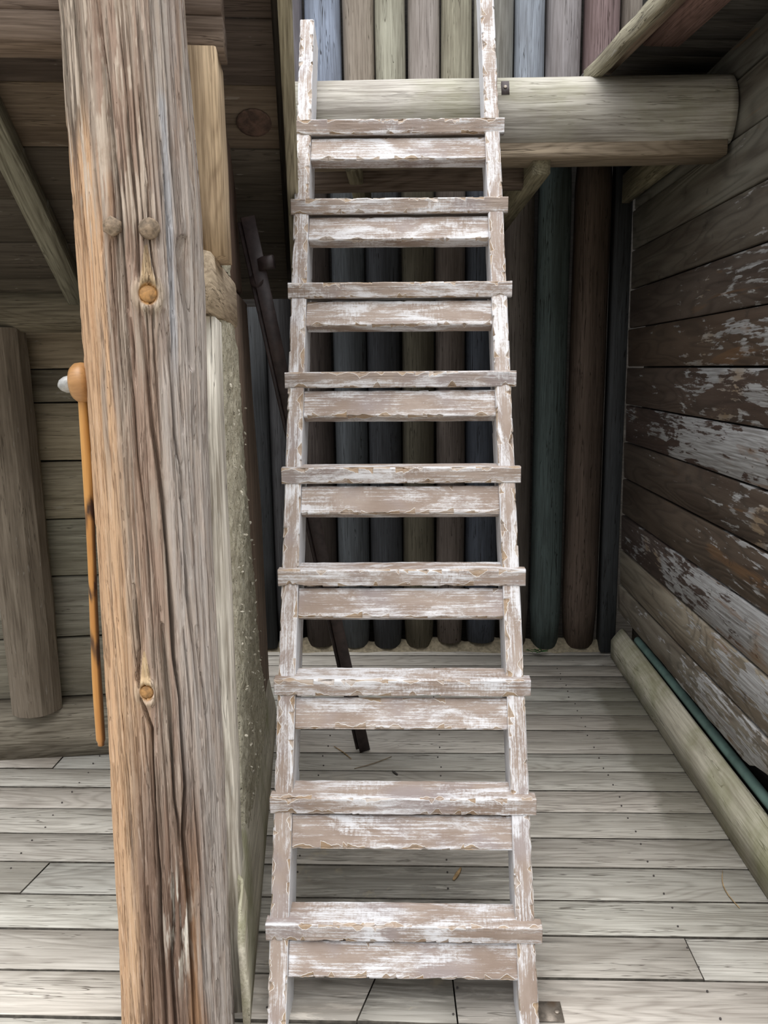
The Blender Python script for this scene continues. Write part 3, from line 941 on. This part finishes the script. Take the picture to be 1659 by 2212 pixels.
pk = sstep(.52, .58, n_b + .10 * sstep(.4, .0, np.abs(Ag - .15)) - .02) * sstep(1.70, 1.80, Zg + (n_a - .5) * .4) * (1 - sstep(.5, .75, Ag))
col = mixc(pk * .85, col, C3((.56, .47, .385)) * np.ones_like(col))
bl = (1 - sstep(.03, .09, np.abs(Ag - .80 - .10 * (n_a - .5)))) * sstep(1.45, 1.6, Zg) * sstep(2.0, 1.96, Zg)
col = mixc(bl * .8, col, C3((.42, .43, .46)) * np.ones_like(col))
wt = sstep(.48, .56, n_b) * np.exp(-((Zg - .36) / .10) ** 2) * np.exp(-((Ag - .37) / .2) ** 2)
col = mixc(np.clip(wt * 1.6, 0, 1), col, C3((.72, .68, .60)) * np.ones_like(col))
col = mixc(kr * .35, col, C3((.62, .52, .38)) * np.ones_like(col))
for (ka, kz, rx, rz) in KNOTS:   # pale teardrop above each knot
    da = np.abs((Ag - ka) * R0)
    up_t = np.clip((Zg - kz) / .085, 0, 1)
    td = (1 - sstep(.7, 1.0, da / (rx * (1.15 - up_t) + 1e-4))) * (Zg > kz) * (up_t < 1)
    col = mixc(td * .7, col, C3((.55, .40, .22)) * np.ones_like(col))
col = mixc(kn, col, C3((.36, .18, .05)) * np.ones_like(col))
# local X must run along the log for the grain
Pl = np.stack([Zg, Yp - 1.57, -(Xp + .53)], -1)      # x=z, y=Y, z=-X
post_e = empty('log_post', (-.53, 1.57, 0))
tag(post_e, 'thick cracked tan and grey log post with two wooden pegs, left of the ladder', 'post')
pm = grid_mesh(Pl)
set_attr(pm, col)
mmp = Matrix(((0, 0, -1, -.53), (0, 1, 0, 1.57), (1, 0, 0, 0), (0, 0, 0, 1)))
post_trunk = link('trunk', pm, POSTW, mmp, post_e, smooth=True)


def on_post(a, z, out=0.0):
    r = np.interp(z, ZK, RR) + out
    return Vector((np.interp(z, ZK, CX) + r * math.sin(a), 1.57 - r * math.cos(a), z)), Vector((math.sin(a), -math.cos(a), 0))


for (a, z, n, r) in ((-.088, 1.753, 6, .0175), (.459, 1.75, 14, .0185)):
    p, d = on_post(a, z, .004)
    link('peg', disc_mesh(r, .007, n, .9), PEGM, frame(p, ZA, d), post_e, smooth=(n > 8))
for (ka, kz, rx, rz) in KNOTS:
    p, d = on_post(ka, kz, -.004)
    o = link('knot', disc_mesh(rx * .92, .004, 14, .6), KNOTM, frame(p, ZA, d), post_e, smooth=True)

# ------------------------------------------------------------------ loft platform over the back of the bay
loft = empty('loft_platform', (.3, 3.3, 2.2))
tag(loft, 'raised timber loft floor carried on a big weathered log beam behind the ladder top', 'platform')
N = 70; xs = np.linspace(0, 1.47, N); a = np.linspace(0, 2 * np.pi, 40, endpoint=False)
X, A = np.meshgrid(xs, a, indexing='ij')
R = .125 * (1 + .035 * (vnoise(X * 2, np.cos(A) * 1.5, np.sin(A) * 1.5, 71) - .5) + .04 * (fbm(X * 4, np.cos(A) * 6, np.sin(A) * 6, 74) - .5))
Yb = R * np.cos(A) * .95; Zb = R * np.sin(A) * 1.02
Zb = np.maximum(Zb, -.100 + .006 * (vnoise(X * 3, 0, 0, 9) - .5))
beam = link('beam', grid_mesh(np.stack([X, Yb, Zb], -1)[:, ::-1]), BEAMW, frame((-.42, 2.915, 2.333), (1, -.0075, -.012), (0, 0, 1)), loft, (.47, .45, .41), smooth=True)
plank('ledger', (-.42, 2.835, 2.214), (1.035, 2.82, 2.203), (0, -1, 0), .05, .14, WOOD, loft, (.33, .27, .20), bev=.004, n=6, wob=.002, seed=5)
plank('cross_beam', (-.55, 3.06, 2.195), (.418, 3.06, 2.19), (0, -1, 0), .10, .06, WOOD, loft, (.25, .20, .165), bev=.004, n=3, wob=.0015, seed=6)
for x, w, zb in ((.435, .06, 2.135), (1.005, .04, 2.25), (-.2, .05, 2.16)):
    plank('joist', (x, 2.86, zb), (x - .02 * (x < .9), 3.98, zb), (0, 0, -1), w, .13 if x > 0 else .25, WOOD, loft, (.24, .22, .15), bev=.004, n=3, wob=.0015, seed=int(x * 100))
for k in range(8):
    yy = 3.0 + k * .128
    plank('deck_board', (-.60, yy, 2.463), (1.04, yy, 2.463), (0, 0, 1), .124, .035, FLOORW, loft, (.36, .33, .28), bev=.003, n=2, wob=.001, seed=k)

# upper deck on the right, resting on the beam and running towards the front
updeck = empty('upper_deck', (.8, 2.2, 2.44))
tag(updeck, 'dark underside of the upper deck with a mossy edge rail, at upper right', 'deck')
d7 = Vector((.1235, -1, 0)).normalized()
rim0 = Vector((.635, 2.93, 2.462))
plank('edge_rail', rim0 + Vector((-.035, 0, .0)), rim0 + Vector((-.035, 0, .0)) + d7 * 1.35, (0, 0, -1), .034, .05, BLEACH, updeck, (.36, .335, .25), bev=.004, n=16, wob=.003, seed=8)
plank('edge_beam', rim0 + Vector((.012, 0, .004)), rim0 + Vector((.012, 0, .004)) + d7 * 1.35, (0, 0, -1), .058, .05, WOOD, updeck, (.36, .28, .215), bev=.004, n=6, wob=.002, seed=9)
plank('deck_joist', rim0 + Vector((.165, -.13, .04)), rim0 + Vector((.165, -.13, .04)) + d7 * 1.25, (0, 0, -1), .125, .10, WOOD, updeck, (.30, .19, .165), bev=.006, n=3, wob=.001, seed=10)
cl0 = rim0 + Vector((.19, -.13, .04)) + d7 * .42
plank('cleat', cl0, cl0 + d7 * .30, (0, 0, -1), .08, .03, WOOD, updeck, (.33, .23, .20), bev=.004, n=2)
updeck.children[-1].matrix_basis.translation += Vector((0, 0, -.03))
for k in range(-8, 10):
    q = rim0 + d7 * (k * .14 - .06) + Vector((.02, 0, .06))
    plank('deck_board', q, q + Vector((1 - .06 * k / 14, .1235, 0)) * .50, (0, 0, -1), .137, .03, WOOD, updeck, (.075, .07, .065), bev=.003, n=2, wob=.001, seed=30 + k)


# ------------------------------------------------------------------ ladder stair
def hewn(L, W, T, seed, dens, face_nicks=0, dx=.0018, notch=None, floor_cut=None, pale_side=False):
    """rough-cut stick with chipped edges. dens: chips per metre on corners (+y+z, -y+z, -y-z, +y-z)"""
    r = random.Random(seed)
    N = int(L / dx) + 1
    x = np.linspace(0, L, N)
    def side(n, d0, d1):
        e0 = np.arange(0, .0175, .00125) if d0 else np.array([0, .002, .005])
        e1 = np.arange(0, .0175, .00125) if d1 else np.array([0, .002, .005])
        e0 = e0[e0 < n * .48]; e1 = e1[e1 < n * .48]
        mid = np.linspace(e0[-1], n - e1[-1], max(3, int((n - e0[-1] - e1[-1]) / .004)))[1:-1]
        return np.concatenate([e0, mid, (n - e1)[::-1][:-1]])
    d_pp, d_mp, d_mm, d_pm = [d > 5 for d in dens]
    per = [(-W / 2 + t, T / 2) for t in side(W, d_mp, d_pp)] + [(W / 2, T / 2 - t) for t in side(T, d_pp, d_pm)] \
        + [(W / 2 - t, -T / 2) for t in side(W, d_pm, d_mm)] + [(-W / 2, -T / 2 + t) for t in side(T, d_mm, d_mp)]
    per = np.array(per)
    M = len(per)
    Xg = np.repeat(x[:, None], M, 1); Yg = np.repeat(per[None, :, 0], N, 0).copy(); Zg_ = np.repeat(per[None, :, 1], N, 0).copy()
    Y0, Z0 = Yg.copy(), Zg_.copy()
    field = np.full_like(Xg, -.5); fresh_ = np.zeros_like(Xg)
    corners = [(1, 1), (-1, 1), (-1, -1), (1, -1)]
    edge = np.zeros_like(Xg)
    for ci, (cy, cz) in enumerate(corners):
        a = W / 2 - cy * Y0; b = T / 2 - cz * Z0
        edge = np.maximum(edge, np.exp(-np.minimum(a + b, 1) / .006))
        c0 = .0022 + .0035 * (fbm(Xg[:, :1] * 22, ci * 3.3, 0, seed + ci) - .3)
        cut = np.clip(c0 - (a + b), 0, None)
        Yg -= cy * cut * .5; Zg_ -= cz * cut * .5
        n = int(dens[ci] * L + r.random())
        for k in range(n):
            xc = r.uniform(0, L); l = r.uniform(.010, .055) * (1.3 if r.random() < .2 else 1); h = r.uniform(.006, .017)
            ka, kb = (1.0, r.uniform(2.2, 4.0)) if r.random() < .5 else (r.uniform(2.2, 4.0), 1.0)
            lo, hi = np.searchsorted(x, (xc - l * .9, xc + l * .9))
            kind = r.random(); fr_ = r.random() ** 1.5
            if hi - lo < 3: continue
            R_ = slice(lo, hi)
            cols = np.where((a[0] < .03) & (b[0] < .03))[0]
            ix = np.ix_(np.arange(lo, hi), cols)
            xs_, aa, bb = Xg[ix], a[ix], b[ix]
            t = (xs_ - xc) / l + .5
            if kind < .35: pr = np.clip(t, 0, 1)
            elif kind < .6: pr = 1 - np.clip(t, 0, 1)
            else: pr = np.clip(1 - np.abs(2 * t - 1) ** 1.6, 0, 1)
            pr = np.where((t > 0) & (t < 1), pr, -.6) * (.62 + .55 * fbm(xs_ * 110, k, ci, seed, 2) + .15 * vnoise(xs_ * 400, Y0[ix] * 300, Z0[ix] * 300, seed))
            c = h * pr
            sv_ = aa * ka + bb * kb
            cut = np.clip(c - sv_, 0, None)
            nrm = math.hypot(ka, kb)
            Yg[ix] -= cy * cut * ka / nrm ** 2; Zg_[ix] -= cz * cut * kb / nrm ** 2
            fv = np.clip((c - sv_) / .006, -.5, .5)
            fo = field[ix]
            fresh_[ix] = np.where((fv > fo) & (fv > -.3), fr_, fresh_[ix])
            field[ix] = np.maximum(fo, fv)
    for k in range(face_nicks):
        xc = r.uniform(.04, L - .04); yc = r.uniform(-W * .3, W * .3); rl = r.uniform(.008, .022); rw = r.uniform(.003, .006)
        ph = r.uniform(-.5, .5)
        dxv = (Xg - xc); dyv = (Y0 - yc) - ph * dxv
        q = np.sqrt((dxv / rl) ** 2 + (dyv / rw) ** 2)
        fm = (Z0 > T / 2 - .0005)
        Zg_ -= np.where(fm, .0025 * np.clip(1 - q, 0, 1), 0)
        fv = np.where(fm, np.clip((1 - q) * rw / .006, -.5, .5), -.5)
        fresh_ = np.where((fv > field) & (fv > -.3), r.random() * .8, fresh_)
        field = np.maximum(field, fv)
    wob = .0016 * (fbm(Xg * 9, Y0 * 30, Z0 * 30, seed + 50) - .5)
    gr = .0009 * (vnoise(Xg * 25, Y0 * 260, Z0 * 260, seed + 60) - .5)
    nyv = Y0 / (W / 2); nzv = Z0 / (T / 2)
    Zg_ += np.where(np.abs(nzv) > .99, np.sign(nzv) * (wob + gr), 0); Yg += np.where(np.abs(nyv) > .99, np.sign(nyv) * (wob + gr), 0)
    P = np.stack([Xg, Yg, Zg_], -1)
    if notch:
        depth, inset = notch
        m_ = Yg > -W / 2 + depth
        P[..., 0] = np.where(m_, np.clip(P[..., 0], inset, L - inset), P[..., 0])
    if floor_cut is not None:
        P = floor_cut(P)
    me = grid_mesh(P[:, ::-1])
    if pale_side:
        edge = np.where((np.abs(nyv) > .99), 1.9, edge)
    rgb = np.stack([field + .5, fresh_, edge], -1)[:, ::-1]
    set_attr(me, rgb)
    return me


ladder = empty('ladder_stair', (-.033, 1.6, 0))
tag(ladder, 'steep whitewashed wooden ladder stair with chipped edges leaning on the log beam', 'ladder')
LD = Vector((0, .4248, .9053)); LN = Vector((0, -.9053, .4248))
CXL = lambda z: -.033 - .004 * z


def stringer(xoff, ztop, seed):
    D = .12; W = .044
    z0 = -.06
    base = Vector((CXL(0) + xoff, 1.66 + (z0 - .23) * .4693, z0)) - LN * (D / 2)
    axis = Vector((-.004 * .9053, .4248, .9053))
    L = (ztop - z0) / .9053
    mm = frame(base, axis, LN)
    M3 = np.array(mm.to_3x3()); o_ = np.array(mm.translation)
    def cutf(P):
        Wd = P @ M3.T + o_
        dz = np.clip(.002 - Wd[..., 2], 0, None)
        Q = P.copy(); Q[..., 0] += dz / .9053
        return Q
    me = hewn(L, W, D, seed, (34, 34, 3, 3), 0, dx=.0020, floor_cut=cutf, pale_side=True)
    return link('stringer', me, LADDERP, mm, ladder)


stringer(-.290, 2.602, 101)
stringer(.286, 3.12, 102)
for i in range(9):
    zt = .230 + .2525 * i; yf = 1.637 + .1185 * i
    cx = -.033 - .001 * i
    tl = -.009 * (i / 8) ** 2 / .64
    mm = frame((cx - .321, yf + .0425, zt - .022), (1, 0, tl), (0, 0, 1))
    me = hewn(.642, .085, .044, 200 + i, (0, 34, 32, 0), 0, notch=(.032, .049))
    link('tread', me, LADDERP, mm, ladder)
    # riser: follows the slope under the tread
    h = .078
    top = Vector((cx - .268 + .0, 1.66 + (zt - .046 - .23) * .4693, zt - .046)) - LN * (.013 + .0215)
    mm = frame(top - LD * (h / 2), (1, 0, tl), LN)
    me = hewn(.532, h, .043, 300 + i, (4, 38, 0, 0), 0)
    link('riser', me, LADDERP, mm, ladder)
# angle brackets: one on the beam, one on the floor
br = link('top_bracket', plank_mesh(.05, .026, .004, .001, 1), IRON, frame((.305, 2.818, 2.418), (0, -.4, -.92), (0, -.92, .4)), ladder)
link('screw', disc_mesh(.006, .002, 10, .6), GALV, frame((.305, 2.8065, 2.397), (1, 0, 0), (0, -.92, .4)), br, smooth=True)
br2 = link('foot_bracket', plank_mesh(.058, .06, .0035, .001, 1), GALV, frame((.282, 1.645, .0048), (1, 0, 0), (0, 0, 1)), ladder)
link('screw', disc_mesh(.0065, .002, 10, .6), GALV, frame((.327, 1.642, .0065), (1, 0, 0), (0, 0, 1)), br2, smooth=True)

# ------------------------------------------------------------------ iron bar leaning behind the ladder
b0 = Vector((-.202, 2.93, .004)); b1 = Vector((-.485, 2.44, 1.945))
bar = empty('iron_bar', b0)
tag(bar, 'dark brown painted flat bar leaning on the partition behind the ladder', 'bar')
bd = (b1 - b0).normalized()
plank('shaft', b0, b1, (.25, -1, 0), .042, .016, IRON, bar, (1, 1, 1), bev=.002, n=4, wob=.0005)
plank('shaft_rib', b0 + Vector((-.0305, .004, .006)), b0 + Vector((-.0305, .004, .006)) + bd * 2.0, (.25, -1, 0), .012, .014, IRON, bar, (1, 1, 1), bev=.001, n=2)
pk_ = b0 + bd * 1.885
plank('latch_block', pk_ + Vector((.00, -.004, .0)), pk_ + Vector((.045, -.012, .006)), (.25, -1, 0), .04, .026, IRON, bar, (1, 1, 1), bev=.006, n=2)
link('latch_knob', log_mesh(.03, .024, .021, 14, 2, .01), IRON, frame(pk_ + Vector((-.012, .04, -.045)), (.1, -1, 0), (0, 0, 1)), bar, smooth=True)

# ------------------------------------------------------------------ stone hatchet hung on the left of the post
axe = empty('stone_axe', (-.665, 1.56, .72))
tag(axe, 'long honey coloured wooden handle with round head and pale stone bit, on the post', 'axe')
N = 120; t = np.linspace(0, 1, N); a = np.linspace(0, 2 * np.pi, 16, endpoint=False)
T_, A_ = np.meshgrid(t, a, indexing='ij')
Rr = .0092 + .0008 * np.sin(T_ * 9) + .0008 * (vnoise(T_ * 14, np.cos(A_), np.sin(A_), 91) - .5)
Rr = np.where(T_ > .985, .007, Rr)
P = np.stack([T_ * .735, .0022 * np.sin(T_ * 6) + Rr * np.cos(A_), Rr * np.sin(A_)], -1)
h0 = Vector((-.651, 1.555, 1.452)); h1 = Vector((-.670, 1.555, .722))
me = grid_mesh(P[:, ::-1])
sc = np.zeros_like(T_)
for tc_, w_ in ((.315, .030), (.53, .02), (.70, .035)):
    sc = np.maximum(sc, np.exp(-((T_ - tc_ - .02 * np.sin(A_ * 2 + tc_ * 9)) / w_) ** 2) * (.35 + 1.1 * vnoise(T_ * 30, np.cos(A_) * 2, np.sin(A_) * 2, 92)))
sc = np.clip(sc * 1.3 - .25, 0, 1)
sc = np.clip(sc + .85 * sstep(.35, .85, np.cos(A_)) * sstep(.12, .4, T_), 0, 1)
set_attr(me, np.stack([sc, sc, sc], -1)[:, ::-1])
link('handle', me, HANDLE, frame(h0, h1 - h0, (0, -1, 0)), axe, smooth=True)
# head: a thick wooden disc seen edge on
prof = [(-.018, .018), (-.0155, .030), (-.008, .0355), (.004, .0365), (.013, .034), (.018, .026), (.019, .012)]
a = np.linspace(0, 2 * np.pi, 26, endpoint=False)
P = np.array([[(x, r * math.cos(q), r * 1.08 * math.sin(q)) for q in a] for x, r in prof])
link('head', grid_mesh(P[:, ::-1]), AXEW, frame((-.650, 1.555, 1.480), (1, 0, .05), (0, 0, 1)), axe, smooth=True)
prof = [(0, .016), (.010, .0175), (.020, .0165), (.028, .012), (.033, .005)]
a = np.linspace(0, 2 * np.pi, 12, endpoint=False)
P = np.array([[(x, r * math.cos(q) * (1 + .15 * math.sin(3 * q + x * 90)), r * .95 * math.sin(q)) for q in a] for x, r in prof])
link('stone_bit', grid_mesh(P[:, ::-1]), STONE, frame((-.664, 1.555, 1.479), (-1, 0, -.12), (0, 0, 1)), axe, smooth=True)

# ------------------------------------------------------------------ litter on the floor
def sliver(name, p, dirv, L, W, mat, label, cat, H=.004, curve=0.0, group=None):
    n = 8
    P = np.zeros((n, 4, 3))
    for i in range(n):
        q = i / (n - 1)
        w = W * (math.sin(math.pi * (.12 + .8 * q)) ** .7) / 2
        y = curve * math.sin(math.pi * q)
        P[i] = [(q * L, y - w, 0), (q * L, y + w, 0), (q * L, y + w * .6, H), (q * L, y - w * .6, H * .8)]
    o = link(name, grid_mesh(P[:, ::-1]), mat, frame(p, dirv, (0, 0, 1)), None, (.3, .24, .17))
    return tag(o, label, cat, group)


sliver('wood_chip', (.108, 2.13, .003), (.45, 1, 0), .062, .013, STRAW, 'pale splinter of wood lying on the floor behind the lowest tread', 'wood chip')
sliver('pine_needle', (.90, 2.02, .003), (.1, 1, 0), .17, .003, STRAW, 'thin curved dry pine needle on the floor near the kerb', 'needle', .0025, .018)
sliver('bark_fragment', (-.09, 2.775, .003), (.6, -.8, 0), .035, .008, NAILM, 'small dark bark fragment on the floor beyond the foot of the dark bar', 'bark')
sliver('dry_twig', (-.33, 2.97, .003), (.75, -1, 0), .13, .0035, STRAW, 'thin dry twig on the floor left of the leaning bar foot', 'twig', .003, .004)
sliver('grey_twig', (-.235, 2.79, .003), (1, .7, 0), .17, .003, WOOD, 'thin grey twig lying in front of the leaning bar foot', 'twig', .003, -.006)
# green sprig at the foot of the palisade
sprig = empty('green_sprig', (.64, 4.03, .01))
tag(sprig, 'small green sprig sprouting at the foot of the palisade right of the ladder', 'plant')
for k in range(13):
    an = k * 2.4; el = .15 + .5 * ((k * 37) % 10) / 10
    L = .03 + .03 * ((k * 53) % 7) / 7
    P = np.zeros((5, 4, 3))
    for i in range(5):
        q = i / 4; w = .007 * math.sin(math.pi * (.08 + .84 * q))
        P[i] = [(q * L, -w, 0), (q * L, 0, -.002), (q * L, w, 0), (q * L, 0, .001)]
    dv = Vector((math.cos(an) * math.cos(el), -abs(math.sin(an)) * math.cos(el) * .8, math.sin(el)))
    link('leaf', grid_mesh(P), LEAF, frame(Vector((.64 + .03 * math.cos(k), 4.03 - .01 * (k % 3), .014 + .004 * (k % 4))), dv, (0, 0, 1)), sprig)

for ob in scene.objects:
    if '_m' in ob: del ob['_m']
